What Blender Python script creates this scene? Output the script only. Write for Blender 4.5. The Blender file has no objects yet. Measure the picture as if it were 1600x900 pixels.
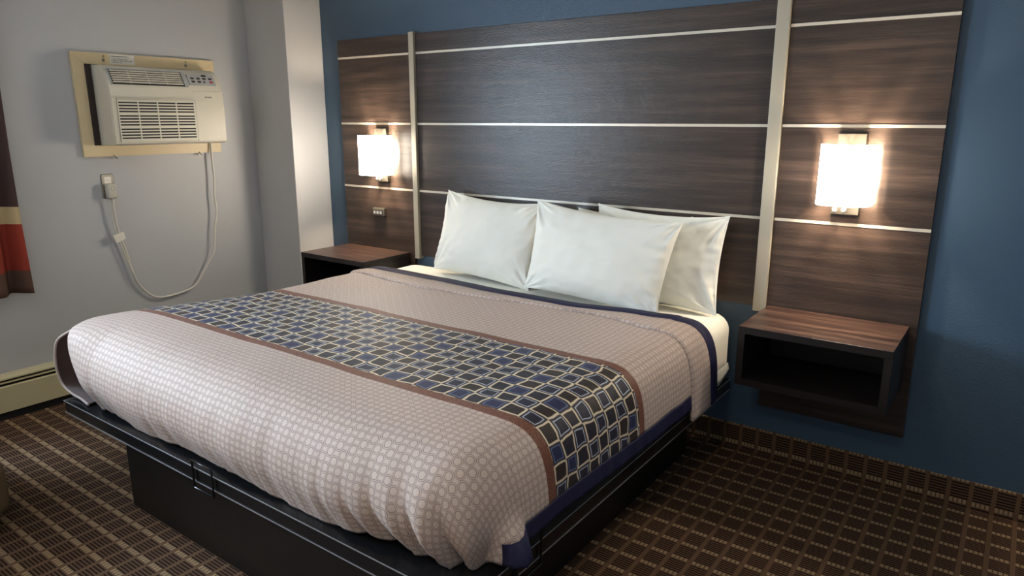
import bpy, bmesh, math, random
from mathutils import Vector, Matrix, noise
random.seed(7)
C = bpy.context.scene.collection
scene = bpy.context.scene
PI = math.pi

# ------------------------------------------------------------------ camera, light, exposure
cam_d = bpy.data.cameras.new('camera'); cam = bpy.data.objects.new('camera', cam_d); C.objects.link(cam)
cam.location = (3.137, -3.197, 1.55)
cam.rotation_euler = (PI/2 - 0.2356, 0, 0.627)
cam_d.sensor_width = 36.0; cam_d.lens = 36.0*1098.65/1600
cam_d.clip_start = 0.05
scene.camera = cam
scene.view_settings.view_transform = 'Standard'; scene.view_settings.look = 'None'
scene.view_settings.gamma = 1.0; scene.view_settings.use_curve_mapping = False
scene.view_settings.exposure = 0.33

W = bpy.data.worlds.new('world'); scene.world = W; W.use_nodes = True
bg = W.node_tree.nodes['Background']
bg.inputs['Color'].default_value = (0.66, 0.83, 1.0, 1); bg.inputs['Strength'].default_value = 42.0

XL = -1.121; XR = 4.5; YB = -5.4; ZC = 2.62        # room: left wall, right wall, rear wall, ceiling
WY0, WY1, WZ0, WZ1 = -3.72, -2.42, 0.88, 2.06      # window opening in the left wall

def area(name, loc, rot, sx, sy, power, col, portal=False):
    l = bpy.data.lights.new(name, 'AREA'); l.shape = 'RECTANGLE'; l.size = sx; l.size_y = sy
    l.energy = power; l.color = col
    o = bpy.data.objects.new(name, l); o.location = loc; o.rotation_euler = rot; C.objects.link(o)
    if portal: l.cycles.is_portal = True
    return o
area('window_portal', (XL-0.16, (WY0+WY1)/2, (WZ0+WZ1)/2), (0, -PI/2, 0), WZ1-WZ0, WY1-WY0, 10, (1, 1, 1), True)
SCONCE_SHADE = 45.0      # emission of the lit lamp shades
SCONCE_BULB = 2000.0       # emission of the two bulbs inside each shade
CEIL_FILL_W = 14.0           # unseen ceiling lamp added for fill light, W

# ------------------------------------------------------------------ materials
def lin(c): return tuple(((v/255)/12.92 if v/255 <= 0.04045 else ((v/255+0.055)/1.055)**2.4) for v in c)
class NT:
    def __init__(s, name):
        s.m = bpy.data.materials.new(name); s.m.use_nodes = True; s.t = s.m.node_tree; s.t.nodes.clear()
        s.out = s.n('ShaderNodeOutputMaterial'); s.b = s.n('ShaderNodeBsdfPrincipled'); s.l(s.b.outputs[0], s.out.inputs[0])
    def n(s, t, **k):
        x = s.t.nodes.new(t)
        for a, v in k.items(): setattr(x, a, v)
        return x
    def l(s, a, b): s.t.links.new(a, b)
    def val(s, sock, v):
        if isinstance(v, (int, float)): sock.default_value = v
        elif isinstance(v, tuple): sock.default_value = v if len(v) == 4 or sock.type == 'VECTOR' else (*v, 1)
        else: s.l(v, sock)
    def M(s, op, a, b=0.0, c=0.0):
        x = s.n('ShaderNodeMath', operation=op)
        s.val(x.inputs[0], a); s.val(x.inputs[1], b); s.val(x.inputs[2], c); return x.outputs[0]
    def V(s, op, a, b):
        x = s.n('ShaderNodeVectorMath', operation=op); s.val(x.inputs[0], a); s.val(x.inputs[1], b); return x.outputs[0]
    def mix(s, f, a, b):
        x = s.n('ShaderNodeMix', data_type='RGBA'); s.val(x.inputs[0], f); s.val(x.inputs[6], a); s.val(x.inputs[7], b); return x.outputs[2]
    def noise(s, v, scale, detail=3, rough=.5):
        x = s.n('ShaderNodeTexNoise'); s.l(v, x.inputs['Vector']); x.inputs['Scale'].default_value = scale
        x.inputs['Detail'].default_value = detail; x.inputs['Roughness'].default_value = rough; return x.outputs[0]
    def coord(s, kind='Object'): return s.n('ShaderNodeTexCoord').outputs[kind]
    def sep(s, v): x = s.n('ShaderNodeSeparateXYZ'); s.l(v, x.inputs[0]); return x.outputs
    def comb(s, a, b, c=0.0):
        x = s.n('ShaderNodeCombineXYZ'); s.val(x.inputs[0], a); s.val(x.inputs[1], b); s.val(x.inputs[2], c); return x.outputs[0]
    def band(s, v, a, b): return s.M('MULTIPLY', s.M('GREATER_THAN', v, a), s.M('LESS_THAN', v, b))
    def bump(s, h, strength, dist):
        x = s.n('ShaderNodeBump'); x.inputs['Strength'].default_value = strength; x.inputs['Distance'].default_value = dist
        s.l(h, x.inputs['Height']); s.l(x.outputs[0], s.b.inputs['Normal'])
    def ramp(s, f, stops):
        x = s.n('ShaderNodeValToRGB'); s.l(f, x.inputs[0]); e = x.color_ramp.elements
        while len(e) < len(stops): e.new(0.5)
        for i, (p, c) in enumerate(stops): e[i].position = p; e[i].color = (*c, 1)
        return x.outputs[0]

def plain(name, rgb, rough=.5, metal=0.0, spec=.5, var=0.0, bump=0.0, bscale=200, emit=None):
    t = NT(name); c = lin(rgb)
    co = t.coord()
    if var:
        f = t.noise(co, 6, 4); t.l(t.mix(f, tuple(v*(1-var) for v in c), tuple(min(1, v*(1+var)) for v in c)), t.b.inputs['Base Color'])
    else: t.b.inputs['Base Color'].default_value = (*c, 1)
    t.b.inputs['Roughness'].default_value = rough; t.b.inputs['Metallic'].default_value = metal
    t.b.inputs['Specular IOR Level'].default_value = spec
    if bump: t.bump(t.noise(co, bscale, 3), bump, 0.002)
    if emit:
        t.b.inputs['Emission Color'].default_value = (*emit[0], 1); t.b.inputs['Emission Strength'].default_value = emit[1]
    return t.m

def wood():
    t = NT('dark_laminate'); co = t.coord('Object')
    v = t.V('MULTIPLY', co, (1.3, 10.0, 26.0)); v2 = t.V('MULTIPLY', co, (5.0, 60.0, 260.0))
    a = t.noise(v, 1.0, 5, .6); b = t.noise(v2, 1.0, 3, .6)
    f = t.M('ADD', t.M('MULTIPLY', a, .72), t.M('MULTIPLY', b, .28))
    t.l(t.ramp(f, [(.34, lin((39, 32, 29))), (.5, lin((56, 46, 41))), (.68, lin((82, 67, 60)))]), t.b.inputs['Base Color'])
    t.b.inputs['Roughness'].default_value = .30; t.b.inputs['Specular IOR Level'].default_value = .42
    w = t.noise(t.V('MULTIPLY', co, (60.0, 60.0, 300.0)), 1.0, 3)
    g = t.noise(co, 9, 3)
    t.bump(t.M('ADD', t.M('MULTIPLY', w, .6), g), .4, .004)
    return t.m
def wood_top():      # same laminate, grain laid flat
    t = NT('dark_laminate_top'); co = t.coord('Object')
    a = t.noise(t.V('MULTIPLY', co, (1.6, 22.0, 22.0)), 1.0, 5, .6); b = t.noise(t.V('MULTIPLY', co, (6.0, 160.0, 160.0)), 1.0, 3, .6)
    f = t.M('ADD', t.M('MULTIPLY', a, .75), t.M('MULTIPLY', b, .25))
    t.l(t.ramp(f, [(.34, lin((38, 27, 25))), (.5, lin((70, 51, 45))), (.66, lin((112, 86, 74)))]), t.b.inputs['Base Color'])
    t.b.inputs['Roughness'].default_value = .33
    t.bump(b, .15, .002)
    return t.m
def paint(name, rgb, tex=.25, rough=.55):
    t = NT(name); c = lin(rgb); co = t.coord('Object')
    f = t.noise(co, 1.6, 3)
    t.l(t.mix(f, tuple(v*.95 for v in c), tuple(min(1, v*1.05) for v in c)), t.b.inputs['Base Color'])
    t.b.inputs['Roughness'].default_value = rough
    h = t.M('ADD', t.noise(co, 110, 4), t.M('MULTIPLY', t.noise(co, 16, 3), 1.2))
    t.bump(h, tex, .0025)
    return t.m
def carpet(name, axis_z=False):
    t = NT(name); X, Y, Z = t.sep(t.coord('Object'))
    if axis_z: Y = t.M('ADD', Z, .012)
    fx = t.M('FRACT', t.M('DIVIDE', t.M('ADD', X, 10.0 - 2.775), .0784))
    ry = t.M('DIVIDE', t.M('ADD', Y, 10.0), .0955); fy = t.M('FRACT', ry)
    stripe = t.M('LESS_THAN', fx, .20)
    dot_row = t.M('LESS_THAN', fy, .20)
    dots = t.M('LESS_THAN', t.M('FRACT', t.M('MULTIPLY', fx, 5.0)), .72)
    lines = t.M('LESS_THAN', t.M('FRACT', t.M('DIVIDE', t.M('SUBTRACT', fy, .22), .13)), .52)
    big = t.noise(t.comb(X, Y, 0.0), 2.2, 2); fib = t.noise(t.comb(X, Y, Z), 420, 2)
    dark = lin((42, 28, 22)); mid = lin((104, 80, 62)); tan = lin((112, 87, 66)); lt = lin((164, 140, 108))
    c = t.mix(lines, mid, dark)
    c = t.mix(dot_row, c, t.mix(dots, lin((98, 76, 58)), lt))
    c = t.mix(stripe, c, tan)
    c = t.mix(t.M('MULTIPLY', fib, .45), c, (0.02, 0.014, 0.011))
    t.l(c, t.b.inputs['Base Color']); t.b.inputs['Roughness'].default_value = .95; t.b.inputs['Specular IOR Level'].default_value = .1
    t.bump(t.M('ADD', fib, t.M('MULTIPLY', lines, -.5)), .7, .003)
    return t.m

BY0, BY1 = -1.688, -1.07         # patterned band across the coverlet (pattern coordinates in metres)
def coverlet():
    t = NT('jacquard_coverlet'); X, Y, _ = t.sep(t.coord('UV'))
    n1 = t.noise(t.comb(X, Y), 9, 2)
    # woven ring pattern, staggered lattice
    def rings(ox):
        px = t.M('SUBTRACT', t.M('FRACT', t.M('DIVIDE', t.M('ADD', X, 10+ox), .052)), .5)
        py = t.M('SUBTRACT', t.M('FRACT', t.M('DIVIDE', t.M('ADD', Y, 10+ox*.885), .046)), .5)
        px = t.M('MULTIPLY', px, .052); py = t.M('MULTIPLY', py, .046)
        d = t.M('SQRT', t.M('ADD', t.M('MULTIPLY', px, px), t.M('MULTIPLY', py, py)))
        return t.M('MAXIMUM', t.M('COMPARE', d, .0120, .0012), t.M('MULTIPLY', t.M('COMPARE', d, .0166, .0011), .8)), t.M('LESS_THAN', d, .0105), d
    r1, i1, d1 = rings(0.0); r2, i2, d2 = rings(.026)
    ring = t.M('MAXIMUM', r1, r2); ins = t.M('MAXIMUM', i1, i2)
    base = lin((203, 185, 176)); light = lin((201, 183, 173)); dk = lin((104, 88, 80))
    c = t.mix(ins, base, light); c = t.mix(t.M('MULTIPLY', ring, .72), c, dk)
    thread = t.noise(t.V('MULTIPLY', t.comb(X, Y), (500.0, 160.0, 1.0)), 1.0, 2)
    c = t.mix(t.M('MULTIPLY', thread, .25), c, lin((130, 108, 96)))
    # band of wonky framed rectangles
    wob = t.M('MULTIPLY', t.M('SUBTRACT', t.noise(t.comb(X, Y), 11, 1), .5), .030)
    wob2 = t.M('MULTIPLY', t.M('SUBTRACT', t.noise(t.V('ADD', t.comb(X, Y), (7.0, 3.0, 0.0)), 11, 1), .5), .030)
    cy = .0655; cx = .0700
    gy = t.M('DIVIDE', t.M('ADD', t.M('SUBTRACT', Y, BY0+.040-.0655*4), wob), cy)
    gx = t.M('DIVIDE', t.M('ADD', t.M('ADD', X, 7.0), wob2), cx)
    fx = t.M('FRACT', gx); fy = t.M('FRACT', gy); ix = t.M('FLOOR', gx); iy = t.M('FLOOR', gy)
    edge = t.M('MINIMUM', t.M('MINIMUM', fx, t.M('SUBTRACT', 1.0, fx)), t.M('MINIMUM', fy, t.M('SUBTRACT', 1.0, fy)))
    chk = t.M('MODULO', t.M('ADD', ix, iy), 2.0)
    wn = t.n('ShaderNodeTexWhiteNoise', noise_dimensions='2D'); t.l(t.comb(ix, iy), wn.inputs['Vector']); rnd = wn.outputs[0]
    cream = lin((214, 203, 178)); brown = lin((80, 54, 42)); navy = lin((20, 21, 38)); espresso = lin((34, 24, 24))
    blue = lin((22, 32, 74)); ice = lin((176, 184, 198)); slate = lin((40, 42, 58)); sky = lin((92, 108, 142))
    fillA = t.mix(t.M('GREATER_THAN', rnd, .55), espresso, navy)
    A = t.mix(t.M('GREATER_THAN', edge, .035), cream, cream)
    A = t.mix(t.M('GREATER_THAN', edge, .105), A, brown); A = t.mix(t.M('GREATER_THAN', edge, .135), A, fillA)
    fillB = t.mix(t.M('GREATER_THAN', rnd, .38), blue, lin((17, 20, 46)))
    rim = t.mix(t.M('GREATER_THAN', rnd, .35), sky, ice)
    B = t.mix(t.M('GREATER_THAN', edge, .10), slate, slate)
    B = t.mix(t.M('GREATER_THAN', edge, .115), B, rim); B = t.mix(t.M('GREATER_THAN', edge, .172), B, fillB)
    B = t.mix(t.M('LESS_THAN', edge, .03), B, brown)
    pat = t.mix(chk, A, B)
    th2 = t.noise(t.V('MULTIPLY', t.comb(X, Y), (300.0, 700.0, 1.0)), 1.0, 2)
    pat = t.mix(t.M('MULTIPLY', t.M('GREATER_THAN', th2, .56), .10), pat, lin((120, 104, 96)))
    strip = t.mix(t.M('GREATER_THAN', t.noise(t.V('MULTIPLY', t.comb(X, Y), (120.0, 260.0, 1.0)), 1.0, 2), .5), lin((98, 60, 46)), lin((124, 80, 62)))
    inb = t.band(Y, BY0, BY1); inp = t.band(Y, BY0+.040, BY1-.040)
    c = t.mix(inb, c, strip); c = t.mix(inp, c, pat)
    t.l(c, t.b.inputs['Base Color'])
    t.l(t.M('SUBTRACT', .64, t.M('MULTIPLY', ins, .04)), t.b.inputs['Roughness'])
    t.b.inputs['Specular IOR Level'].default_value = .28; t.b.inputs['Sheen Weight'].default_value = .08; t.b.inputs['Sheen Roughness'].default_value = .4
    h = t.M('ADD', t.M('MULTIPLY', ins, .5), t.M('MULTIPLY', ring, -.8))
    h = t.M('MULTIPLY', h, t.M('SUBTRACT', 1.0, inb))
    h = t.M('ADD', h, t.M('MULTIPLY', n1, 1.6)); h = t.M('ADD', h, t.M('MULTIPLY', thread, .3))
    t.bump(h, .55, .0022)
    return t.m
def cotton():
    t = NT('white_cotton'); co = t.coord('Object')
    t.b.inputs['Base Color'].default_value = (*lin((241, 240, 230)), 1); t.b.inputs['Roughness'].default_value = .8
    t.b.inputs['Sheen Weight'].default_value = .15
    h = t.M('ADD', t.M('MULTIPLY', t.noise(co, 7, 3), 1.5), t.M('MULTIPLY', t.noise(co, 38, 2), .25))
    t.bump(h, .45, .008)
    return t.m
def curtain_mat():
    t = NT('banded_curtain'); X, Y, Z = t.sep(t.coord('Object'))
    br = lin((62, 42, 38)); 
    c = t.mix(t.M('GREATER_THAN', Z, .784), lin((84, 58, 46)), lin((140, 46, 28)))
    c = t.mix(t.M('GREATER_THAN', Z, 1.027), c, lin((186, 166, 124)))
    c = t.mix(t.M('GREATER_THAN', Z, 1.115), c, br)
    t.l(c, t.b.inputs['Base Color']); t.b.inputs['Roughness'].default_value = .8
    t.bump(t.noise(t.coord('Object'), 90, 2), .2, .002)
    return t.m

M = dict(
    wood=wood(), top=wood_top(),
    blue=paint('blue_wall_paint', (60, 83, 104), .35, .5), pale=paint('pale_wall_paint', (180, 181, 183), .22, .5),
    ceil=paint('ceiling_paint', (214, 212, 206), .3, .8), carpet=carpet('carpet'), cstrip=carpet('carpet_base', True),
    cover=coverlet(), cotton=cotton(), curtain=curtain_mat(),
    post=plain('champagne_metal', (172, 166, 150), .38, .35), strip=plain('pale_inlay', (205, 198, 184), .3, .25),
    black=plain('black_laminate', (17, 17, 18), .34, 0, .5, .1, .1, 60), edge=plain('black_metal_edge', (26, 27, 30), .22, .3),
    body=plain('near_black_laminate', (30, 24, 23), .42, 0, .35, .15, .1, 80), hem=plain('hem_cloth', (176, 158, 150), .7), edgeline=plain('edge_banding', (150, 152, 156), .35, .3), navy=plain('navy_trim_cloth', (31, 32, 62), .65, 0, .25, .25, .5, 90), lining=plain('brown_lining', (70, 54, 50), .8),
    mattress=plain('mattress_ticking', (226, 224, 212), .8), darkgap=plain('dark_slot', (16, 15, 15), .7),
    cream=plain('cream_enamel', (196, 186, 150), .42, 0, .5, .04), ac=plain('ac_plastic', (206, 201, 186), .42, 0, .5, .02),
    ac_side=plain('ac_side_plastic', (186, 184, 178), .45), acgrey=plain('ac_grey_panel', (168, 170, 170), .4),
    frame=plain('cream_trim_paint', (214, 194, 154), .42, 0, .5, .03), foam=plain('brown_foam', (54, 42, 36), .85),
    paper=plain('white_label', (226, 220, 208), .6), ink=plain('print_ink', (48, 44, 42), .6), red=plain('red_key', (168, 50, 52), .5),
    steel=plain('brushed_steel', (160, 154, 142), .3, .9), nickel=plain('satin_nickel', (206, 202, 194), .3, .75),
    plug=plain('plug_plastic', (196, 190, 176), .45), cord=plain('cord_plastic', (206, 203, 192), .5),
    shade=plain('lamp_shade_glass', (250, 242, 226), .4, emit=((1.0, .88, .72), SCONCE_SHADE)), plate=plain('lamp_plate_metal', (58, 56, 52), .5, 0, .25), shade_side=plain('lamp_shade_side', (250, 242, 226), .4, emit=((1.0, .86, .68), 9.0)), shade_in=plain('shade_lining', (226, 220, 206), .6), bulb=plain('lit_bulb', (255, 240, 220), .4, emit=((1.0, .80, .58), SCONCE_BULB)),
    white=plain('white_plastic', (228, 226, 220), .4), chair=plain('chair_fabric', (98, 80, 58), .85, 0, .3, .15, .3, 120),
    chairleg=plain('dark_chair_base', (22, 16, 15), .45), rod=plain('dark_rod', (52, 42, 36), .35, .6),
    diffuser=plain('fill_lamp_diffuser', (240, 236, 226), .5, emit=((1.0, .86, .70), 2.0)),
)
gl = NT('window_glass'); gl.t.nodes.remove(gl.b)
g1 = gl.n('ShaderNodeBsdfTransparent'); g2 = gl.n('ShaderNodeBsdfGlossy'); g2.inputs['Roughness'].default_value = .02
gm = gl.n('ShaderNodeMixShader'); gm.inputs[0].default_value = .07; gl.l(g1.outputs[0], gm.inputs[1]); gl.l(g2.outputs[0], gm.inputs[2]); gl.l(gm.outputs[0], gl.out.inputs[0])
M['glass'] = gl.m

# ------------------------------------------------------------------ helpers
def tag(o, label=None, cat=None, group=None, kind=None):
    if label: o['label'] = label
    if cat: o['category'] = cat
    if group: o['group'] = group
    if kind: o['kind'] = kind
    return o
def obj(name, bm, mat, parent=None, smooth=False, sharp=None, label=None, kind=None):
    bm.normal_update()
    bmesh.ops.recalc_face_normals(bm, faces=bm.faces)
    me = bpy.data.meshes.new(name); bm.to_mesh(me); bm.free()
    o = bpy.data.objects.new(name, me); C.objects.link(o)
    for m in (mat if isinstance(mat, (list, tuple)) else [mat]): me.materials.append(m)
    if smooth:
        me.polygons.foreach_set('use_smooth', [True]*len(me.polygons))
        if sharp: me.set_sharp_from_angle(angle=math.radians(sharp))
    if parent: o.parent = parent; o.matrix_parent_inverse = Matrix.Identity(4); o.location = Vector((0, 0, 0)) if parent.parent else -Vector(parent.location)
    if label: o['label'] = label
    if kind: o['kind'] = kind
    return o
def thing(name, label, cat, loc=(0, 0, 0), group=None):
    o = bpy.data.objects.new(name, None); o.empty_display_size = .1; o.location = loc; C.objects.link(o)
    return tag(o, label, cat, group)
def box(bm, x0, x1, y0, y1, z0, z1, bev=0.0, seg=2):
    r = bmesh.ops.create_cube(bm, size=1.0); vs = r['verts']
    for v in vs:
        v.co = Vector((x0 + (v.co.x+.5)*(x1-x0), y0 + (v.co.y+.5)*(y1-y0), z0 + (v.co.z+.5)*(z1-z0)))
    if bev:
        es = list({e for v in vs for e in v.link_edges})
        bmesh.ops.bevel(bm, geom=es, offset=bev, segments=seg, affect='EDGES', profile=.5)
    return bm
def B(*a, **k): return box(bmesh.new(), *a, **k)
def prism(bm, pts, axis, a0, a1):
    """pts in the plane across axis ('y': (x,z), 'z': (x,y), 'x': (y,z)), swept along axis"""
    def P(p, a): return {'y': (p[0], a, p[1]), 'z': (p[0], p[1], a), 'x': (a, p[0], p[1])}[axis]
    v0 = [bm.verts.new(P(p, a0)) for p in pts]; v1 = [bm.verts.new(P(p, a1)) for p in pts]
    n = len(pts)
    for i in range(n): bm.faces.new((v0[i], v0[(i+1) % n], v1[(i+1) % n], v1[i]))
    bm.faces.new(v0); bm.faces.new(v1[::-1]); return bm
def tube(bm, pts, r, seg=10, cyclic=False):
    pts = [Vector(p) for p in pts]; n = len(pts); rings = []
    up = None
    for i, p in enumerate(pts):
        a = pts[i-1] if i > 0 else pts[i]; b = pts[i+1] if i < n-1 else pts[i]
        d = (b-a).normalized()
        if up is None: up = d.orthogonal().normalized()
        up = (up - d*up.dot(d)).normalized(); s = d.cross(up)
        rr = r[i] if isinstance(r, (list, tuple)) else r
        rings.append([bm.verts.new(p + rr*(math.cos(2*PI*k/seg)*up + math.sin(2*PI*k/seg)*s)) for k in range(seg)])
    for i in range(n-1):
        for k in range(seg): bm.faces.new((rings[i][k], rings[i][(k+1) % seg], rings[i+1][(k+1) % seg], rings[i+1][k]))
    bm.faces.new(rings[0][::-1]); bm.faces.new(rings[-1]); return bm
def smoothpath(pts, n=6):
    out = []; P = [Vector(p) for p in pts]; P = [P[0]] + P + [P[-1]]
    for i in range(1, len(P)-2):
        for k in range(n):
            t = k/n; a, b, c, d = P[i-1], P[i], P[i+1], P[i+2]
            out.append(.5*((2*b) + (c-a)*t + (2*a-5*b+4*c-d)*t*t + (3*b-a-3*c+d)*t**3))
    out.append(P[-2]); return out
def text_bm(txt, size, xf, depth=.0004):
    cu = bpy.data.curves.new('t', 'FONT'); cu.body = txt; cu.size = size; cu.extrude = depth; cu.align_x = 'LEFT'
    o = bpy.data.objects.new('t', cu); C.objects.link(o)
    dg = bpy.context.evaluated_depsgraph_get(); me = bpy.data.meshes.new_from_object(o.evaluated_get(dg))
    bm = bmesh.new(); bm.from_mesh(me); bpy.data.objects.remove(o); bpy.data.meshes.remove(me); bpy.data.curves.remove(cu)
    for v in bm.verts: v.co = xf @ v.co
    return bm
def join(bm, other):
    me = bpy.data.meshes.new('j'); other.to_mesh(me); other.free(); bm.from_mesh(me); bpy.data.meshes.remove(me); return bm

# ------------------------------------------------------------------ room
T = .16
def S(name, bm, mat, **k):
    o = obj(name, bm, mat, **k); o['kind'] = 'structure'; return o
S('floor', B(XL-T, XR+T, YB-T, T, -.10, 0), M['carpet'])
S('ceiling', B(XL-T, XR+T, YB-T, T, ZC, ZC+.1), M['ceil'])
S('wall_back', B(XL-T, XR+T, 0, T, 0, ZC), M['blue'])
wl = bmesh.new()
box(wl, XL-T, XL, WY1, 0, 0, ZC); box(wl, XL-T, XL, YB, WY0, 0, ZC)
box(wl, XL-T, XL, WY0, WY1, 0, WZ0); box(wl, XL-T, XL, WY0, WY1, WZ1, ZC)
S('wall_left', wl, M['pale'])
S('wall_right', B(XR, XR+T, YB, 0, 0, ZC), M['pale'])
S('wall_front', B(XL-T, XR+T, YB-T, YB, 0, ZC), M['pale'])
S('wall_column', B(XL, -.715, -.285, 0, 0, ZC, bev=.004), M['pale'])
S('baseboard_back', B(-.715, XR, -.008, 0, 0, .118), M['cstrip'])
S('baseboard_right', B(XR-.008, XR, YB, 0, 0, .118), M['cstrip'])

# window in the left wall (outside the frame, it gives the daylight)
wf = bmesh.new()
for a in ((WY0, WY0+.05), (WY1-.05, WY1), ((WY0+WY1)/2-.03, (WY0+WY1)/2+.03)): box(wf, XL-.11, XL-.05, a[0], a[1], WZ0, WZ1)
for a in ((WZ0, WZ0+.05), (WZ1-.05, WZ1)): box(wf, XL-.11, XL-.05, WY0, WY1, *a)
win = S('window_1', wf, M['white'])
S('window_glass', B(XL-.085, XL-.079, WY0+.04, WY1-.04, WZ0+.04, WZ1-.04), M['glass'], parent=win)
S('window_sill', B(XL-.14, XL+.03, WY0-.02, WY1+.02, WZ0-.03, WZ0, bev=.004), M['white'], parent=win)

# curtains
def curtain(y0, y1, label, folds):
    bm = bmesh.new(); n = 120; rows = [.662, .70, .784, 1.027, 1.115, 1.4, 1.8, 2.14]
    g = []
    for z in rows:
        r = []
        for i in range(n+1):
            u = i/n; y = y0+(y1-y0)*u
            a = .030*(1 + .25*(2.14-z))
            x = XL+.075 + a*math.sin(u*folds*2*PI + PI/2) + .006*math.sin(u*37+z*3)
            r.append(bm.verts.new((x, y + .004*math.sin(z*4+u*30), z)))
        g.append(r)
    for j in range(len(rows)-1):
        for i in range(n): bm.faces.new((g[j][i], g[j][i+1], g[j+1][i+1], g[j+1][i]))
    o = obj('curtain', bm, M['curtain'], smooth=True)
    m = o.modifiers.new('s', 'SOLIDIFY'); m.thickness = .003
    return tag(o, label, 'curtain', 'curtains at the window')
curtain(-1.765, -2.50, 'brown curtain with cream and red bands hanging at the left edge of the picture', 5.0)
curtain(-3.62, -4.15, 'brown curtain with cream and red bands at the far side of the window', 4.5)
rod = thing('curtain_rod', 'dark curtain rod high on the left wall above the banded curtain', 'curtain rod', (XL+.075, -3.1, 2.16))
obj('pole', tube(bmesh.new(), [(XL+.075, -4.25, 2.165), (XL+.075, -1.72, 2.165)], .011, 14), M['rod'], rod, True, 50)
for y in (-1.70, -4.27):
    fb = bmesh.new(); bmesh.ops.create_uvsphere(fb, u_segments=16, v_segments=10, radius=.026)
    for v in fb.verts: v.co += Vector((XL+.075, y, 2.165))
    obj('finial', fb, M['rod'], rod, True)
for y in (-1.745, -4.16): obj('bracket', box(B(XL, XL+.012, y-.015, y+.015, 2.13, 2.20), XL, XL+.075, y-.006, y+.006, 2.145, 2.156), M['rod'], rod)

# baseboard heater on the left wall
ht = thing('baseboard_heater', 'low cream metal baseboard heater running along the left wall beyond the bed', 'heater', (XL+.03, -1.7, 0))
HY0, HY1 = -5.0, -.30
obj('cover', prism(bmesh.new(), [(XL+.003, .238), (XL+.05, .238), (XL+.066, .226), (XL+.066, .218), (XL+.003, .218)], 'y', HY0, HY1), M['cream'], ht)
obj('front_panel', prism(bmesh.new(), [(XL+.062, .045), (XL+.068, .045), (XL+.068, .180), (XL+.060, .186), (XL+.057, .184), (XL+.062, .178)], 'y', HY0, HY1), M['cream'], ht)
obj('damper', prism(bmesh.new(), [(XL+.052, .2065), (XL+.066, .2035), (XL+.066, .1995), (XL+.052, .2025)], 'y', HY0, HY1), M['cream'], ht)
obj('housing', box(B(XL+.003, XL+.045, HY0, HY1, .012, .217), XL+.045, XL+.056, HY0, HY1, 0, .05), M['darkgap'], ht, label='black recess behind the cream panels')

# ------------------------------------------------------------------ headboard wall panelling
ZB, ZM, ZT = .245, .719, 2.037
hb = thing('headboard_panel', 'wide dark wood-grain headboard panelling with pale inlay strips on the blue wall', 'headboard', (1.16, -.01, ZB))
P0 = -.001
def panel(x0, x1, zb):
    p = obj('wood_panel', B(x0, x1, -.022, P0, zb, ZT, bev=.0015), M['wood'], hb)
    for z in (1.927, 1.523, 1.123):
        if z > zb + .01: obj('inlay_strip', B(x0+.001, x1-.001, -.0245, -.020, z-.006, z+.006), M['strip'], p)
panel(-.541, .081, ZB); panel(.138, 2.204, ZM); panel(2.263, 2.866, ZB)
obj('gap_shade_strip', B(.082, .0975, -.0235, P0, .705, ZT), M['body'], hb, label='black strip painted for the shaded gap beside the left metal post')  # shade of the gap, made as a solid near-black strip
for x0, x1 in ((.098, .136), (2.206, 2.261)):
    obj('metal_post', B(x0, x1, -.040, P0, .700, ZT+.008, bev=.002), M['post'], hb)

# ------------------------------------------------------------------ nightstands
def nightstand(x0, x1, label):
    t = thing('nightstand', label, 'nightstand', ((x0+x1)/2, -.22, .48), 'floating nightstands beside the bed')
    y0, y1, z0, z1 = -.425, -.026, .480, .730
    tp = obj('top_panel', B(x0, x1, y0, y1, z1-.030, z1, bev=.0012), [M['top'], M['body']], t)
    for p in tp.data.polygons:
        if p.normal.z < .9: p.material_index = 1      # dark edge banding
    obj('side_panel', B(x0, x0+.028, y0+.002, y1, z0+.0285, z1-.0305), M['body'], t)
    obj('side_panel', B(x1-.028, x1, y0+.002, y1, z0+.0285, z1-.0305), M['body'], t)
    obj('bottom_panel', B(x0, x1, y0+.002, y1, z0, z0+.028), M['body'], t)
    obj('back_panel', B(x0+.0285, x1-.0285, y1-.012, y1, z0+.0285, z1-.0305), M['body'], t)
    return t
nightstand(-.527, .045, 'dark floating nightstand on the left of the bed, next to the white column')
nightstand(2.269, 2.836, 'dark open-fronted floating nightstand on the right of the bed, under the nearer lamp')

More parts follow.
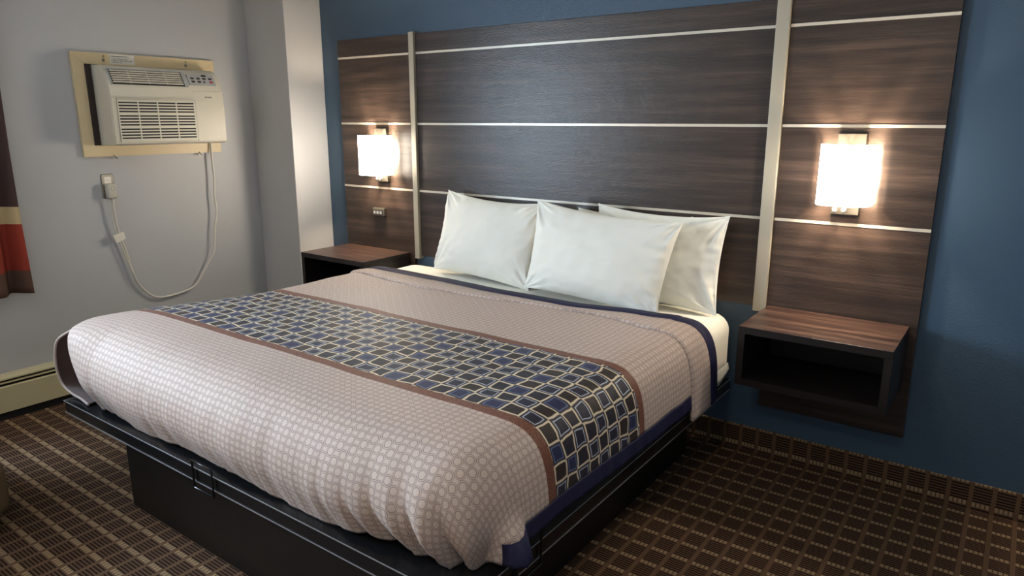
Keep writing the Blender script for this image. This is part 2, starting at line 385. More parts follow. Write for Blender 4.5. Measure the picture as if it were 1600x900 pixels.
# ------------------------------------------------------------------ wall lamps
def sconce(cx, label):
    t = thing('wall_sconce', label, 'wall lamp', (cx, -.03, 1.33), 'lit wall lamps on the headboard')
    obj('back_plate', B(cx-.054, cx+.054, -.046, -.0255, 1.165, 1.495, bev=.003), M['plate'], t, label='satin nickel back plate')
    # bowed glass shade, open at top and bottom
    bm = bmesh.new(); n = 40; outer = []
    for i in range(n+1):
        u = -1 + 2*i/n
        # plan: sides run back to the plate, front bows out
        a = u*PI/2
        x = cx + .104*math.copysign(abs(math.sin(a))**.55, math.sin(a)); y = -.040 - .135*abs(math.cos(a))**.62
        outer.append((x, y))
    ring = [(*p,) for p in outer]
    def row(z, off):
        r = []
        for i, (x, y) in enumerate(ring):
            c = Vector((cx, -.10)); d = (Vector((x, y))-c).normalized()*off
            r.append(bm.verts.new((x-d.x, y-d.y, z)))
        return r
    z0, z1 = 1.212, 1.452
    a, b, c, d = row(z0, 0), row(z1, 0), row(z1, .004), row(z0, .004)
    for i in range(n):
        for p, q in ((a, b), (b, c), (c, d), (d, a)):
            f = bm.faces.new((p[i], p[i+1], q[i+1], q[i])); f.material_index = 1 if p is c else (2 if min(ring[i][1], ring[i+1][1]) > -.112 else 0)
    bm.faces.new((a[0], b[0], c[0], d[0])); bm.faces.new((a[-1], d[-1], c[-1], b[-1]))
    obj('lamp_shade', bm, [M['shade'], M['shade_in'], M['shade_side']], t, True, 40, label='glowing white shade')
    for z in (1.438, 1.226):
        arm = bmesh.new(); box(arm, cx-.085, cx+.085, -.150, -.146, z-.002, z+.002); box(arm, cx-.006, cx+.006, -.15, -.044, z-.003, z+.003)
        obj('shade_holder', arm, M['nickel'], t)
    k = bmesh.new(); bmesh.ops.create_cone(k, cap_ends=True, segments=16, radius1=.010, radius2=.008, depth=.014)
    bmesh.ops.transform(k, matrix=Matrix.Translation((cx-.002, -.053, 1.187)) @ Matrix.Rotation(PI/2, 4, 'X'), verts=k.verts)
    obj('switch_knob', k, M['white'], t, True, 40)
    obj('rocker_switch', B(cx-.044, cx-.030, -.054, -.0455, 1.178, 1.198, bev=.002), M['white'], t)
    so = bmesh.new()
    for dx, dz in ((.028, .012), (.040, .012), (.034, -.002)): box(so, cx+dx-.002, cx+dx+.002, -.0468, -.0455, 1.184+dz-.004, 1.184+dz+.004)
    obj('outlet_slots', so, M['ink'], t)
    for sx in (-1, 1):
        bb = bmesh.new(); bmesh.ops.create_uvsphere(bb, u_segments=16, v_segments=10, radius=.013)
        for v in bb.verts: v.co = Vector((v.co.x+cx+sx*.045, v.co.y-.115, v.co.z*1.8+1.335))
        obj('bulb', bb, M['bulb'], t, True)
    return t
sconce(-.165, 'lit white wall lamp on the left headboard panel, the farther and smaller-looking one')
sconce(2.548, 'lit white wall lamp on the right headboard panel, the nearer and larger-looking one')

# small outlet under the left lamp
ou = thing('panel_outlet', 'small silver and black charging outlet on the headboard below the left lamp', 'outlet', (-.21, -.023, .97))
obj('housing', B(-.262, -.160, -.045, -.023, .945, .995, bev=.003), M['steel'], ou)
obj('face', B(-.258, -.164, -.0475, -.0445, .949, .984, bev=.001), M['ink'], ou)
pp = bmesh.new()
for x in (-.250, -.222, -.194): box(pp, x, x+.018, -.0485, -.047, .957, .976)
obj('port', pp, M['acgrey'], ou)

# ------------------------------------------------------------------ bed: platform
bed = thing('bed_platform', 'black platform bed base with an overhanging deck under the mattress', 'bed base', (1.16, -1.0, 0))
obj('plinth', B(.337, 1.995, -1.995, -.20, 0, .302, bev=.002), M['black'], bed)
obj('deck', B(-.125, 2.135, -2.022, -.050, .305, .357, bev=.005, seg=3), M['edge'], bed)
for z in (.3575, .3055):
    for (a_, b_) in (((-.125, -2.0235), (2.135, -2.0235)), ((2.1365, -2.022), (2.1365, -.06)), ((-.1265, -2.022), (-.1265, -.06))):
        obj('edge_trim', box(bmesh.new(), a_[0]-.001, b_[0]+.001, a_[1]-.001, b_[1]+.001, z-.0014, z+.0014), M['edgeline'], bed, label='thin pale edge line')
def retainer(pts):
    b = tube(bmesh.new(), pts, .0042, 8); return obj('mattress_retainer', b, M['edge'], bed, True, 60)
retainer([(.905, -2.030, .285), (.905, -2.030, .385), (.905, -2.030, .388), (1.025, -2.030, .388), (1.025, -2.030, .285), (.905, -2.030, .285)])
retainer([(2.143, -1.80, .285), (2.143, -1.80, .40), (2.143, -1.68, .40), (2.143, -1.68, .285), (2.143, -1.80, .285)])

# mattress
def rbox(x0, x1, y0, y1, z0, z1, r, n=6, wob=0.0, sub=24, plan=0):
    bm = bmesh.new(); bmesh.ops.create_cube(bm, size=2.0)
    bmesh.ops.subdivide_edges(bm, edges=bm.edges, cuts=sub, use_grid_fill=True)
    hx, hy, hz = (x1-x0)/2, (y1-y0)/2, (z1-z0)/2; c = Vector(((x0+x1)/2, (y0+y1)/2, (z0+z1)/2))
    for v in bm.verts:
        # spread more vertices to the edges
        q = Vector([math.copysign(1-(1-abs(a))**1.6, a) for a in v.co])
        p = Vector((q.x*hx, q.y*hy, q.z*hz))
        inn = Vector([max(-h+r, min(h-r, a)) for a, h in zip(p, (hx, hy, hz))])
        d = p-inn
        if d.length > 1e-6: p = inn + d.normalized()*r if d.length > r*.999 or sum(abs(k) > 1e-5 for k in d) > 1 else p
        v.co = p + c
        if plan:      # rounded foot corners, seen from above
            for sx in (-1, 1):
                ccx = (x1-plan) if sx > 0 else (x0+plan); ccy = y0+plan
                ax, ay = (v.co.x-ccx)*sx, ccy-v.co.y
                if ax > 0 and ay > 0:
                    m_ = max(ax, ay); l_ = math.hypot(ax, ay)
                    if l_ > 1e-6: v.co.x = ccx + sx*ax*m_/l_; v.co.y = ccy - ay*m_/l_
        if wob: v.co += v.co.normalized()*0 + Vector((0, 0, wob*noise.noise(v.co*3)))
    return bm
mt = thing('mattress', 'king mattress in a fitted white sheet on the black platform', 'mattress', (1.08, -1.0, .36))
obj('mattress_body', rbox(.12, 2.11, -1.86, -.055, .3585, .64, .05, plan=.24), M['mattress'], mt, True)
obj('fitted_sheet', rbox(.10, 2.130, -1.88, -.045, .366, .683, .08, wob=.002, plan=.24), M['cotton'], mt, True)
fl = bmesh.new(); g = []
for i in range(13):
    y = -.42 + i*.028; s = math.sin(i/12*PI)
    g.append([fl.verts.new((2.128+.007*k/3 + .003*s, y, .445 - (.030+.040*s)*k/3)) for k in range(4)])
for i in range(12):
    for k in range(3): fl.faces.new((g[i][k], g[i+1][k], g[i+1][k+1], g[i][k+1]))
so_ = obj('sheet_flap', fl, M['cotton'], mt, True); so_.modifiers.new('s', 'SOLIDIFY').thickness = .003

# ------------------------------------------------------------------ coverlet
IX0, IX1, IY0, IY1, TZ = .17, 1.99, -.50, -1.80, .702     # flat top area
RP = [(0, .0), (.05, -.004), (.09, -.016), (.125, -.045), (.15, -.09), (.165, -.15), (.172, -.21), (.175, -.255), (.178, -.29), (.182, -.335)]   # right side drop
FP = [(0, .0), (.06, -.003), (.115, -.018), (.165, -.055), (.205, -.11), (.225, -.17), (.224, -.225), (.208, -.27), (.192, -.305), (.178, -.335)] # foot drop
LPf = [(0, .0), (.035, -.003), (.06, -.014), (.078, -.04), (.086, -.09), (.088, -.15), (.088, -.21), (.088, -.26), (.088, -.30), (.088, -.335)]
def fine(prof, n=3):
    P = [Vector((a, b, 0)) for a, b in prof]; return [(v.x, v.y) for v in smoothpath(P, n)]
RPf, FPf, LPF = fine(RP), fine(FP), fine(LPf)
KN = len(RPf)
def arc(prof):
    s = [0]
    for i in range(1, len(prof)): s.append(s[-1]+math.hypot(prof[i][0]-prof[i-1][0], prof[i][1]-prof[i-1][1]))
    return s
ARR, ARF, ARL = arc(RPf), arc(FPf), arc(LPF)
def lerp(a, b, t): return a+(b-a)*t
def sstep(a, b, x): t = max(0, min(1, (x-a)/(b-a))); return t*t*(3-2*t)
def topz(x, y):
    return TZ + .003 + .005*noise.noise(Vector((x*1.7, y*1.7, 0))) + .003*noise.noise(Vector((x*6, y*6, 3))) - .010*sstep(-.9, -.4, y)*0
bm = bmesh.new(); uvd = {}
NX, NY = 150, 120
def mk(co, uv): v = bm.verts.new(co); uvd[v] = uv; return v
top = []
for j in range(NY+1):
    y = lerp(IY0, IY1, j/NY); r = []
    for i in range(NX+1):
        x = lerp(IX0, IX1, i/NX); r.append(mk((x, y, topz(x, y)), (x, y)))
    top.append(r)
for j in range(NY):
    for i in range(NX): bm.faces.new((top[j][i], top[j+1][i], top[j+1][i+1], top[j][i+1]))
# skirt stations: (inner vertex, direction, blend right->foot->left)
st = []
for j in range(NY+1): st.append((top[j][NX], 0.0, 'R'))
for k in range(1, 22): st.append((top[NY][NX], k/22*PI/2, 'CR'))
for i in range(NX, -1, -1): st.append((top[NY][i], PI/2, 'F'))
for k in range(1, 18): st.append((top[NY][0], PI/2 + k/18*PI/2, 'CL'))
for j in range(NY, -1, -1): st.append((top[j][0], PI, 'L'))
def fold_line(x, c, w): return math.exp(-((x-c)/w)**2)
def skirt(iv, ang, kind, k):
    w = k/(KN-1)
    d = Vector((math.cos(ang), -math.sin(ang), 0)); p = iv.co
    if kind == 'R': o, z = RPf[k]; s = ARR[k]
    elif kind == 'F': o, z = FPf[k]; s = ARF[k]
    elif kind == 'L': o, z = LPF[k]; s = ARL[k]
    elif kind == 'CR':
        t = sstep(0, 1, ang/(PI/2)); o = lerp(RPf[k][0], FPf[k][0], t); z = lerp(RPf[k][1], FPf[k][1], t); s = lerp(ARR[k], ARF[k], t)
        o -= .085*math.sin(ang)**.7*w*w*(1-.35*sstep(1.0, 1.57, ang)) ; o += .10*fold_line(ang, .28, .16)*sstep(.6, 1, w)
    else:
        t = sstep(0, 1, (ang-PI/2)/(PI/2)); o = lerp(FPf[k][0], LPF[k][0], t); z = lerp(FPf[k][1], LPF[k][1], t); s = lerp(ARF[k], ARL[k], t)
    # hanging length: the hem rises and falls slightly
    x, y = p.x, p.y
    zs = 1.0
    if kind == 'R': zs = lerp(.86, .80, sstep(-.9, -1.7, y))
    if kind == 'CR': zs = lerp(.80, 1.0, sstep(0, .75, ang))
    # the loose corner near the window bulges out over the deck
    if kind == 'L': o += .30*sstep(-.95, -1.85, y)*sstep(0, .36, w)*(1-.62*sstep(.68, 1, w)); s += .30*sstep(-.95, -1.85, y)*sstep(0, .36, w)
    if kind == 'CL':
        fl_ = .30*sstep(0, 1, (ang-PI/2)/(PI/2))*sstep(0, .36, w); s += fl_
        o += fl_*(1-.62*sstep(.68, 1, w))*(1-.35*fold_line(ang, 2.2, .5)*sstep(.3, .8, w))
    if kind == 'F': o -= .055*sstep(1.62, 1.99, x)*w*w
    # small gathers along the foot, longer folds near the right foot corner
    q = x if kind == 'F' else (1.99+ang*0 + (PI/2-ang)*.22 if kind == 'CR' else None)
    dd = 0
    if q is not None:
        g_ = .0045*noise.noise(Vector((q*16, w*1.2, 1)))*w*1.6 + .0035*noise.noise(Vector((q*42, w*2, 5)))*w*w*1.6
        f_ = 0
        for c, wd, am, sl in ((1.60, .018, -.010, .03), (1.70, .020, -.016, .07), (1.80, .02, -.022, .08), (1.87, .014, .018, .09), (1.93, .016, -.032, .10), (1.98, .016, .020, .10), (2.04, .020, -.035, .08), (2.12, .03, .022, .04), (2.20, .03, -.012, .02)):
            f_ += am*fold_line(q, c + sl*(w-.6), wd)*sstep(.28, .95, w)
        dd = g_ + f_ + .012*noise.noise(Vector((q*3.2, w*1.5, 9)))*w
    if kind == 'R':
        dd = .006*noise.noise(Vector((y*4, w*2, 2)))*w + .003*noise.noise(Vector((y*18, w*2, 2)))*w*w
    if kind in ('L',): dd = .012*noise.noise(Vector((y*6, w*3, 2)))*w
    hz = 0
    if kind in ('F', 'CR') and w > .5:
        hz = -.022*(w-.5)*2*noise.noise(Vector(((q or 0)*3.1, 0, 4)))
    if kind == 'R': hz = .0
    z_ = p.z + z*zs + hz
    z_ = max(z_, .360)
    co = Vector((p.x, p.y, z_)) + d*(o+dd)
    if kind in ('CR',): co.z = max(co.z - .0*w, .360)
    return co, (p.x + d.x*s, p.y + d.y*s)
prev = None; cols = []
for (iv, ang, kind) in st:
    col = [iv]
    for k in range(1, KN):
        co, uv = skirt(iv, ang, kind, k); col.append(mk(co, uv))
    cols.append((col, kind, ang))
KT = KN-6
trim_faces = []
for (a, ka, aa), (b, kb, ab) in zip(cols[:-1], cols[1:]):
    for k in range(KN-1):
        if a[k] is b[k]: f = bm.faces.new((a[k], a[k+1], b[k+1]))
        else: f = bm.faces.new((a[k], a[k+1], b[k+1], b[k]))
        if k >= KT and (ka == 'R' or kb == 'R' or (ka == 'CR' and aa < .42)): trim_faces.append(f)
uvl = bm.loops.layers.uv.new('pattern')
for f in bm.faces:
    for l in f.loops: l[uvl].uv = uvd[l.vert]
# navy trim: the bottom edge along the right side, a mesh of its own
tb = bmesh.new(); vm = {}
for f in trim_faces:
    vs = []
    for v in f.verts:
        if v not in vm: vm[v] = tb.verts.new(v.co)
        vs.append(vm[v])
    tb.faces.new(vs)
bmesh.ops.delete(bm, geom=trim_faces, context='FACES')
cov = thing('coverlet', 'taupe patterned coverlet with a band of blue and brown framed rectangles across the bed', 'bedspread', (1.08, -1.2, .36))
def cloth(name, b, mats, thick=.006, **k):
    o = obj(name, b, mats, cov, True, **k); m = o.modifiers.new('s', 'SOLIDIFY'); m.thickness = thick; m.offset = 1; return o
cc = cloth('coverlet_cloth', bm, M['cover'])
cloth('border_trim', tb, M['navy'], label='navy border along the hem')
# the loose left edge of the cloth stands open at the foot corner: rim and brown inner side
rimA = smoothpath([(-.150, -1.93, .655), (-.205, -1.975, .610), (-.232, -1.985, .54), (-.238, -1.985, .46), (-.215, -1.98, .40), (-.150, -1.975, .372), (-.055, -1.975, .366), (.03, -1.985, .365)], 6)
lbm = bmesh.new(); G = []
for i, p in enumerate(rimA):
    u = i/(len(rimA)-1); back = Vector((lerp(-.12, -.04, u), -1.50, p.z)); row = []
    for k in range(7):
        t_ = k/6; q = p.lerp(back, t_); q.x -= .015*math.sin(t_*PI); row.append(lbm.verts.new(q))
    G.append(row)
for a_, b_ in zip(G[:-1], G[1:]):
    for k in range(6): lbm.faces.new((a_[k], a_[k+1], b_[k+1], b_[k]))
lo = obj('inner_lining', lbm, M['lining'], cov, True, label='brown inner side at the open corner'); lo.modifiers.new('s', 'SOLIDIFY').thickness = .003
rbm_ = tube(bmesh.new(), [p + Vector((-.001, -.004, 0)) for p in rimA], .0055, 8)
obj('rolled_hem', rbm_, M['hem'], cov, True)
# layer folded back at the head: taupe strip with navy edge
def crossrow(y, off, shrink=0.0):
    pts = []
    for k in range(KN-1, 0, -1):
        o, z = LPF[k]; pts.append(((IX0-o-off, y, TZ+z+off), (IX0-ARL[k], y)))
    for i in range(0, 81):
        x = lerp(IX0, IX1, i/80)
        pts.append(((x, y, topz(x, max(min(y, IY0), IY1)) + off), (x, y)))
    for k in range(1, KN):
        o, z = RPf[k]; pts.append(((IX1+o+off, y, TZ+z+off*(1-k/KN)), (IX1+ARR[k], y)))
    return pts
def strip_mesh(rows):
    b = bmesh.new(); G = []; u = {}
    for r in rows:
        rr = []
        for co, uv in r:
            v = b.verts.new(co); u[v] = uv; rr.append(v)
        G.append(rr)
    L_ = b.loops.layers.uv.new('pattern')
    for a, c in zip(G[:-1], G[1:]):
        for i in range(len(a)-1):
            f = b.faces.new((a[i], a[i+1], c[i+1], c[i]))
            for l in f.loops: l[L_].uv = u[l.vert]
    return b
def pw(tab, x):
    if x <= tab[0][0]: return tab[0][1]
    for (a, p), (b_, q) in zip(tab[:-1], tab[1:]):
        if x <= b_: return p+(q-p)*sstep(0, 1, (x-a)/(b_-a))
    return tab[-1][1]
EDGE = [(.05, -.368), (.67, -.388), (1.13, -.425), (1.5, -.440), (1.85, -.375), (2.14, -.345)]
FOLD = [(.05, -.565), (.68, -.635), (1.07, -.614), (1.43, -.592), (1.74, -.575), (2.0, -.625), (2.16, -.640)]
def rowat(f, off, extra=0.0):
    out = []
    for (co, uv) in crossrow(0, off):
        x = co[0]; e_, q_ = pw(EDGE, x), pw(FOLD, x); n_ = e_-.100
        y = (e_ + (n_-e_)*f if f <= 1 else n_ + (q_-n_)*(f-1)) + extra
        out.append(((x, y, co[2]), (uv[0], y)))
    return out
OF = .010
rows = [rowat(1, OF), rowat(1.3, OF+.001), rowat(1.6, OF+.003), rowat(1.85, OF+.004), rowat(1.97, OF+.003), rowat(2, OF, -.001), rowat(2, OF-.010, .006)]
cloth('turned_back_edge', strip_mesh(rows), M['cover'], .004)
rows = [rowat(0, -.012, .004), rowat(0, -.002), rowat(.15, OF-.002), rowat(.6, OF+.001), rowat(1, OF)]
cloth('head_border', strip_mesh(rows), M['navy'], .004, label='navy border across the head end')
# ------------------------------------------------------------------ pillows
def pillow(label, cx, cy, cz, w, h, t, lean, turn=0, roll=0, seed=0, taper=0.0):
    nx, ny = 84, 64; bm = bmesh.new()
    def face(sgn):
        g = []
        for j in range(ny+1):
            v = -1+2*j/ny; r = []
            for i in range(nx+1):
                u = -1+2*i/nx
                # denser near the edges
                U = math.sin(u*PI/2); Vv = math.sin(v*PI/2)
                bx = max(0, 1-U*U); by = max(0, 1-Vv*Vv)
                th = t/2*(bx**.52)*(by**.52)
                # pinched sides, corners stick out
                x = U*w/2*(1-.060*by**.8)*(1+taper*Vv) ; z = Vv*h/2*(1-(.125 if Vv > 0 else .07)*bx**.9)
                # wrinkles radiating from the corners and along the edges
                cr = abs(U)*abs(Vv)
                a = math.atan2(h/2*(1-abs(Vv)), w/2*(1-abs(U))+1e-4)
                rad = math.hypot((1-abs(U))*w/2, (1-abs(Vv))*h/2)
                wr = .028*noise.noise(Vector((a*4.5+seed*5, rad*5, (2 if U > 0 else 0)+(4 if Vv > 0 else 0))))*math.exp(-(rad/.14)**2)*min(1, rad*12)
                ed = .017*noise.noise(Vector((U*9+seed*3, abs(Vv)*2, 7)))*(abs(Vv)**7)*by**.3 + .022*noise.noise(Vector((Vv*8+seed, abs(U)*2.0, 9)))*(abs(U)**7)*bx**.3
                n = .008*noise.noise(Vector((U*2.2+seed*3, Vv*2.2, sgn)))*(bx*by)**.3 + .0035*noise.noise(Vector((U*7+seed*3, Vv*6, sgn*4)))
                y = -sgn*(th + (wr+ed)*(1 if th > .004 else .3) + n*min(1, th*30))
                # slump: lower half fuller
                y += -sgn*.018*bx*by*(-Vv)
                r.append(((x, y, z), (U, Vv)))
            g.append(r)
        return g
    A, Bk = face(1), face(-1)
    va = [[bm.verts.new(c[0]) for c in r] for r in A]
    vb = [[None]*(nx+1) for _ in range(ny+1)]
    for j in range(ny+1):
        for i in range(nx+1):
            if i in (0, nx) or j in (0, ny):
                vb[j][i] = va[j][i]; va[j][i].co.y = .006*noise.noise(Vector((i*.15, j*.15, seed)))
            else: vb[j][i] = bm.verts.new(Bk[j][i][0])
    for j in range(ny):
        for i in range(nx):
            bm.faces.new((va[j][i], va[j][i+1], va[j+1][i+1], va[j+1][i]))
            bm.faces.new((vb[j][i], vb[j+1][i], vb[j+1][i+1], vb[j][i+1]))
    o = obj('pillow', bm, M['cotton'], None, True)
    o.location = (cx, cy, cz)
    o.rotation_euler = (Matrix.Rotation(turn, 3, 'Z') @ Matrix.Rotation(-lean, 3, 'X') @ Matrix.Rotation(roll, 3, 'Y')).to_euler()
    return tag(o, label, 'pillow', 'white pillows leaning on the headboard')
pillow('white pillow at the left end of the row, alone against the headboard', .785, -.190, .917, .715, .465, .19, math.radians(15), math.radians(-4), math.radians(2), 1)
pillow('white pillow standing farthest back, nearly hidden, one upper corner showing', 1.60, -.075, .900, .62, .42, .055, math.radians(2), 0, math.radians(0), 2)
pillow('white pillow at the right end of the row, partly behind the front one', 1.768, -.160, .918, .665, .450, .115, math.radians(9), 0, math.radians(1), 3)
pillow('large white pillow at the front of the pile, overlapping the others', 1.535, -.305, .918, .765, .450, .17, math.radians(15), math.radians(0), math.radians(3.5), 4, .035)

# ------------------------------------------------------------------ air conditioner and its surround
fr = thing('wall_sleeve_frame', 'cream painted wooden frame around the air conditioner on the left wall', 'frame', (XL, -.97, 1.345))
fy0, fy1, fz0, fz1 = -1.383, -.553, 1.345, 1.906; iw = .062
fx0, fx1 = XL+.0005, XL+.022
def miter(pts): return prism(bmesh.new(), pts, 'x', fx0, fx1)
e = .0006
obj('frame_board', miter([(fy0, fz1), (fy1, fz1), (fy1-iw, fz1-iw), (fy0+iw, fz1-iw)]), M['frame'], fr)
obj('frame_board', miter([(fy0, fz0), (fy1, fz0), (fy1-iw, fz0+iw), (fy0+iw, fz0+iw)]), M['frame'], fr)
obj('frame_board', miter([(fy0, fz0+e), (fy0, fz1-e), (fy0+iw-e, fz1-iw), (fy0+iw-e, fz0+iw)]), M['frame'], fr)
obj('frame_board', miter([(fy1, fz0+e), (fy1, fz1-e), (fy1-iw+e, fz1-iw), (fy1-iw+e, fz0+iw)]), M['frame'], fr)
obj('foam_seal', B(fx0, XL+.030, fy0+iw, fy0+iw+.030, fz0+iw, fz1-iw), M['foam'], fr, label='brown foam strip beside the unit')
for (y, z, dz) in ((-1.215, fz1-.020, -1), (-.735, fz1-.022, -1), (-1.225, fz0-.002, 1), (-.705, fz0-.002, 1)):
    b = bmesh.new()
    if z > 1.6: box(b, fx1-.001, fx1+.006, y-.010, y+.004, z-.024, z-.010, bev=.002); box(b, fx1-.001, fx1+.005, y-.004, y+.004, z, z+.008)
    else:
        tube(b, [(XL+.006, y, z+.008), (XL+.024, y, z+.006), (XL+.030, y+.004, z-.004), (XL+.018, y+.018, z-.012)], .0035, 7)
        tube(b, [(XL+.024, y, z+.006), (XL+.022, y-.010, z-.014)], .0035, 7)
    obj('clip', b, M['steel'], fr)
# paper label with its four lines of print
st_ = obj('notice_label', B(fx1, fx1+.001, -1.183, -1.045, 1.851, 1.904), M['paper'], fr, label='white printed notice')
def txt(s, size, y, z, x): return text_bm(s, size, Matrix.Translation((x, y, z)) @ Matrix(((0, 0, 1, 0), (1, 0, 0, 0), (0, 1, 0, 0), (0, 0, 0, 1))))
tb_ = txt('FOR MAXIMUM EFFICIENCY:', .0078, -1.172, 1.890, fx1+.0012)
for i, s in enumerate(('1. SET CONTROLS TO AC', '2. KEEP ALL WINDOWS CLOSED', '3. SET FAN LOW')): join(tb_, txt(s, .0078, -1.172, 1.876-i*.009, fx1+.0012))
pr = obj('print', tb_, M['ink']); pr.parent = st_; pr.location = (0, 0, 0)
pr.matrix_parent_inverse = Matrix.Identity(4)

ac = thing('air_conditioner', 'beige through-the-wall air conditioner mounted in the cream frame', 'air conditioner', (XL, -.96, 1.408))
ay0, ay1 = -1.288, -.612
prof = [(XL+.0025, 1.408), (XL+.170, 1.408), (XL+.186, 1.416), (XL+.192, 1.435), (XL+.193, 1.60), (XL+.190, 1.70), (XL+.182, 1.735), (XL+.165, 1.772), (XL+.138, 1.812), (XL+.118, 1.830), (XL+.095, 1.838), (XL+.0025, 1.840)]
body = prism(bmesh.new(), prof, 'y', ay0, ay1)
caps = [ed for ed in body.edges if len({round(v.co.y, 4) for v in ed.verts}) == 1]
bmesh.ops.bevel(body, geom=caps, offset=.005, segments=2, affect='EDGES')
obj('casing', body, M['ac'], ac, True, 28)
# upper louvre on the sloping face
sA, sB = Vector((XL+.182, 0, 1.735)), Vector((XL+.138, 0, 1.812)); sd = (sB-sA).normalized(); sn = Vector((sd.z, 0, -sd.x))
def slope(bm, y0, y1, s0, s1, h0, h1, bev=0):
    vs = []
    for h in (h0, h1):
        for s in (s0, s1):
            for y in (y0, y1):
                p = sA + sd*s + sn*h; vs.append(bm.verts.new((p.x, y, p.z)))
    for q in ((0, 1, 3, 2), (4, 6, 7, 5), (0, 4, 5, 1), (2, 3, 7, 6), (0, 2, 6, 4), (1, 5, 7, 3)): bm.faces.new([vs[i] for i in q])
    return bm
LY0, LY1 = -1.262, -.850
lv = obj('louvre_shade_panel', slope(bmesh.new(), LY0, LY1, .001, .088, -.004, .008), M['darkgap'], ac, label='dark panel painted as the shaded hollow behind the top louvres')  # raised panel, its dark colour carries the shade between the louvres
sl = bmesh.new()
for k in range(6): slope(sl, LY0+.006, LY1-.006, .006+k*.0140, .0125+k*.0140, .008, .0135)
for k in range(1, 4): slope(sl, LY0+k*(LY1-LY0)/4-.002, LY0+k*(LY1-LY0)/4+.002, .003, .086, .0075, .011)
obj('louvre', sl, M['ac'], ac)
obj('louvre_surround', slope(slope(slope(bmesh.new(), LY1, LY1+.022, -.003, .092, -.004, .0135), LY0-.004, LY1, .088, .092, -.004, .0125), LY0-.004, LY0, -.003, .092, -.004, .0125), M['acgrey'], ac)
cp = obj('control_panel', slope(bmesh.new(), -.815, -.648, .012, .080, -.004, .0115), M['acgrey'], ac, label='grey touch control panel')
def child(name, b, mat, par, **k):
    o = obj(name, b, mat, **k); o.parent = par; o.matrix_parent_inverse = Matrix.Identity(4); o.location = (0, 0, 0); return o
def on_slope(y, s, h): p = sA + sd*s + sn*h; return Vector((p.x, y, p.z))
for i in range(4):
    for j in range(2):
        y = -.800+i*.038; s = .046 - j*.022
        m_ = M['red'] if (i == 3 and j == 1) else (M['ink'] if (j == 0 or i == 2) else M['foam'])
        w_ = .010 if (i == 2 and j == 1) else .022
        child('key', slope(bmesh.new(), y, y+w_, s, s+.012, .0110, .0125), m_, cp)
child('display', slope(bmesh.new(), -.725, -.695, .066, .077, .0110, .0125), M['darkgap'], cp)
# intake grille
gx = XL+.1935
obj('grille_shade_panel', B(gx-.004, gx+.0006, -1.250, -.812, 1.428, 1.662), M['darkgap'], ac, label='dark panel painted as the shaded slots of the intake grille')  # shade in the slots painted as one dark backing panel
gb = bmesh.new(); zz = 1.428; 
k = 0
while zz < 1.655:
    hgt = .0078 if k % 4 else .0155
    box(gb, gx, gx+.0045, -1.252, -.810, zz, zz+hgt); zz += hgt + .0082; k += 1
box(gb, gx, gx+.0045, -1.252, -.810, 1.6555, 1.6645)
for i in range(5): y = -1.252+i*(.442/4); box(gb, gx+.0003, gx+.0042, y-.003, y+.003, 1.428, 1.664)
obj('intake_grille', gb, M['ac'], ac)
for ya, yb in ((-.800, ay1-.006), (ay0+.005, -1.260)):
    rb = bmesh.new(); z = 1.425
    while z < 1.655: box(rb, gx-.002, gx+.0030, ya, yb, z, z+.0080); z += .0150
    obj('ribbing', rb, M['ac'], ac)
obj('trim_line', box(B(gx-.002, gx+.0022, ay0+.004, -.805, 1.673, 1.6765), gx-.002, gx+.0022, -.802, ay1+.004, 1.7085, 1.7115), M['ac'], ac)
obj('lettering', txt('Amana', .016, -.735, 1.674, gx+.0006), M['ink'], ac, label='small dark maker lettering')
for z, h_ in ((1.462, .012), (1.444, .012)):
    q = obj('rating_sticker', B(XL+.050, XL+.078, ay0-.0008, ay0+.0005, z, z+h_), M['paper'], ac)
    child('print', B(XL+.055, XL+.073, ay0-.0014, ay0-.0007, z+.004, z+.007), M['ink'], q).location = (0, 0, 0)

# outlet on the left wall with plug and cord
wp = thing('wall_outlet', 'metal outlet plate on the left wall below the air conditioner', 'outlet', (XL, -1.27, 1.18))
obj('plate', B(XL, XL+.006, -1.305, -1.237, 1.112, 1.246, bev=.004), M['steel'], wp)
obj('face', B(XL+.0055, XL+.0075, -1.290, -1.252, 1.130, 1.230, bev=.0008), M['nickel'], wp)
for z in (1.212, 1.150):
    pg = bmesh.new()
    for y in (-1.278, -1.266): box(pg, XL+.0072, XL+.0079, y-.0012, y+.0012, z-.004, z+.004)
    obj('socket_slots', pg, M['ink'], wp)
cd = thing('power_cord', 'white power cord with big plug looping from the air conditioner down to the outlet', 'cord', (XL+.03, -.95, .48))
cx_ = XL+.032
pb = B(XL+.0082, XL+.056, -1.297, -1.249, 1.108, 1.192, bev=.010, seg=3)
pl = obj('plug', pb, M['plug'], cd, True, 50)
rbx = bmesh.new(); tube(rbx, [(XL+.057, -1.270+.011*math.cos(a), 1.166+.013*math.sin(a)) for a in [i*PI/8 for i in range(17)]], .0016, 6)
child('reset_button', rbx, M['acgrey'], pl).location = (0, 0, 0)
cpts = [(-.629, 1.4065), (-.630, 1.394), (-.634, 1.302), (-.634, 1.185), (-.644, 1.067), (-.641, .971), (-.663, .865), (-.681, .722), (-.721, .655), (-.782, .567), (-.840, .505), (-.941, .482), (-1.049, .477), (-1.115, .506), (-1.183, .594), (-1.209, .689), (-1.228, .792), (-1.25, .872), (-1.263, .939), (-1.270, 1.036), (-1.272, 1.112)]
path = []
for i, (y, z) in enumerate(cpts): path.append((cx_ + .012*math.sin(i*.35), y, z))
obj('cable', tube(bmesh.new(), smoothpath(path, 5), .0062, 10), M['cord'], cd, True)
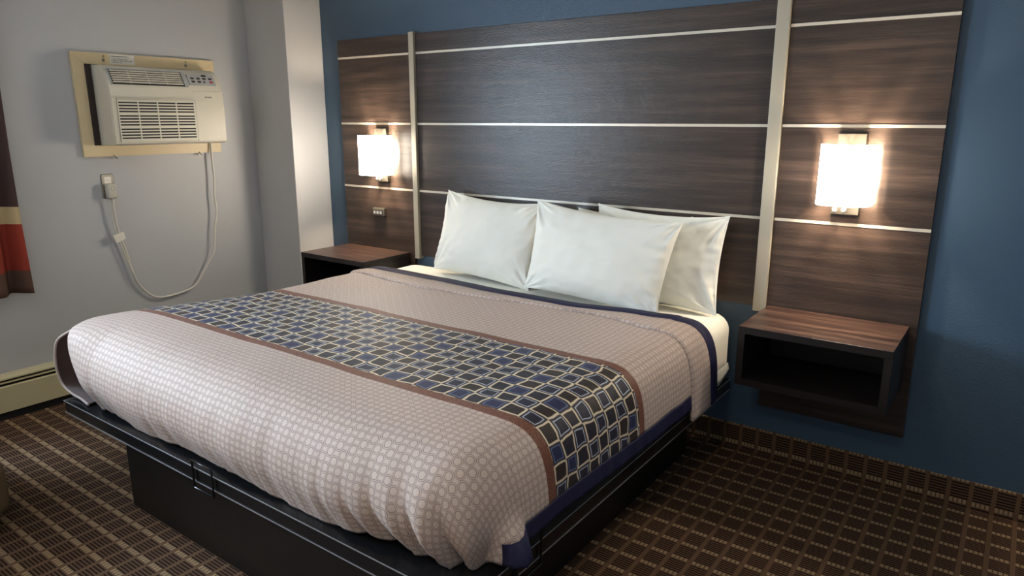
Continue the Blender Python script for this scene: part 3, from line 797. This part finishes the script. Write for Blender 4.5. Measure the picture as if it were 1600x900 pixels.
p2 = [(cx_+.006, -1.272, 1.106), (cx_-.002, -1.281, 1.03), (cx_-.004, -1.278, .94), (cx_, -1.262, .865), (cx_, -1.240, .78), (cx_, -1.215, .685), (cx_+.004, -1.185, .59)]
obj('cable', tube(bmesh.new(), smoothpath(p2, 5), .0045, 8), M['cord'], cd, True)
obj('strain_relief', tube(bmesh.new(), [(cx_+.004, -1.272, 1.114), (cx_+.004, -1.271, 1.085)], [.009, .0065], 10), M['plug'], cd, True, 50)
tg = bmesh.new(); q = [(-1.300, .898), (-1.240, .915), (-1.230, .872), (-1.285, .852)]
prism(tg, q, 'x', cx_+.014, cx_+.016); obj('warning_tag', tg, M['paper'], cd, label='small white paper tag')

# ------------------------------------------------------------------ armchair by the window, mostly outside the frame
ch = thing('armchair', 'brown upholstered armchair barely entering the picture at the left edge', 'chair', (-.22, -2.71, 0))
X0, X1, Y0, Y1 = -.62, .178, -3.08, -2.350
obj('seat_base', rbox(X0, X1, Y0, Y1, .075, .30, .055, sub=14), M['chair'], ch, True)
obj('seat_cushion', rbox(X0+.10, X1-.02, Y0+.12, Y1-.12, .302, .44, .05, sub=14), M['chair'], ch, True)
obj('armrest', rbox(X0+.02, X1-.05, Y1-.13, Y1-.01, .28, .60, .055, sub=14), M['chair'], ch, True)
obj('armrest', rbox(X0+.02, X1-.05, Y0+.01, Y0+.13, .28, .60, .055, sub=14), M['chair'], ch, True)
obj('backrest', rbox(X0-.02, X0+.14, Y0+.01, Y1-.01, .28, .88, .06, sub=14), M['chair'], ch, True)
for x in (X0+.06, X1-.07):
    for y in (Y0+.06, Y1-.07): obj('leg', tube(bmesh.new(), [(x, y, 0), (x, y, .085)], [.022, .032], 14), M['chairleg'], ch, True, 40)

# ------------------------------------------------------------------ flush ceiling lamp, added out of view as general fill light
cl = thing('ceiling_fill_lamp', 'round white flush ceiling lamp added out of view for fill light', 'ceiling lamp', (2.6, -3.4, ZC))
b = bmesh.new(); bmesh.ops.create_cone(b, cap_ends=True, segments=40, radius1=.19, radius2=.20, depth=.03)
for v in b.verts: v.co += Vector((2.6, -3.4, ZC-.016))
obj('rim', b, M['white'], cl, True, 40)
b = bmesh.new(); bmesh.ops.create_uvsphere(b, u_segments=32, v_segments=16, radius=.17)
for v in b.verts: v.co = Vector((v.co.x+2.6, v.co.y-3.4, min(v.co.z, 0)*.38 + ZC-.030))
obj('diffuser', b, M['diffuser'], cl, True)
l = bpy.data.lights.new('fill_light', 'AREA'); l.shape = 'DISK'; l.size = .3; l.energy = CEIL_FILL_W; l.color = (1.0, .86, .70)  # warm fill of the added lamp
o = bpy.data.objects.new('fill_light', l); C.objects.link(o); o.parent = cl; o.location = (0, 0, -.102)

# ------------------------------------------------------------------ floor lamp in the far rear corner (seen only as a warm sheen on the headboard)
fl_ = thing('floor_lamp', 'lit floor lamp with a drum shade in the rear corner beyond the window', 'floor lamp', (-.72, -4.95, 0))
b = bmesh.new(); bmesh.ops.create_cone(b, cap_ends=True, segments=32, radius1=.15, radius2=.13, depth=.03)
for v in b.verts: v.co += Vector((-.72, -4.95, .015))
obj('base', b, M['rod'], fl_, True, 40)
obj('pole', tube(bmesh.new(), [(-.72, -4.95, .02), (-.72, -4.95, 1.22)], .012, 12), M['rod'], fl_, True, 60)
b = bmesh.new(); rr = []
for z, ra in ((1.08, .20), (1.42, .15), (1.42, .146), (1.08, .196)): rr.append([b.verts.new((-.72+ra*math.cos(k*PI/16), -4.95+ra*math.sin(k*PI/16), z)) for k in range(32)])
for i in range(4):
    for k in range(32): b.faces.new((rr[i][k], rr[i][(k+1) % 32], rr[(i+1) % 4][(k+1) % 32], rr[(i+1) % 4][k]))
obj('lamp_shade', b, plain('floor_lamp_shade', (240, 222, 190), .6, emit=((1.0, .72, .46), 14.0)), fl_, True, 40)
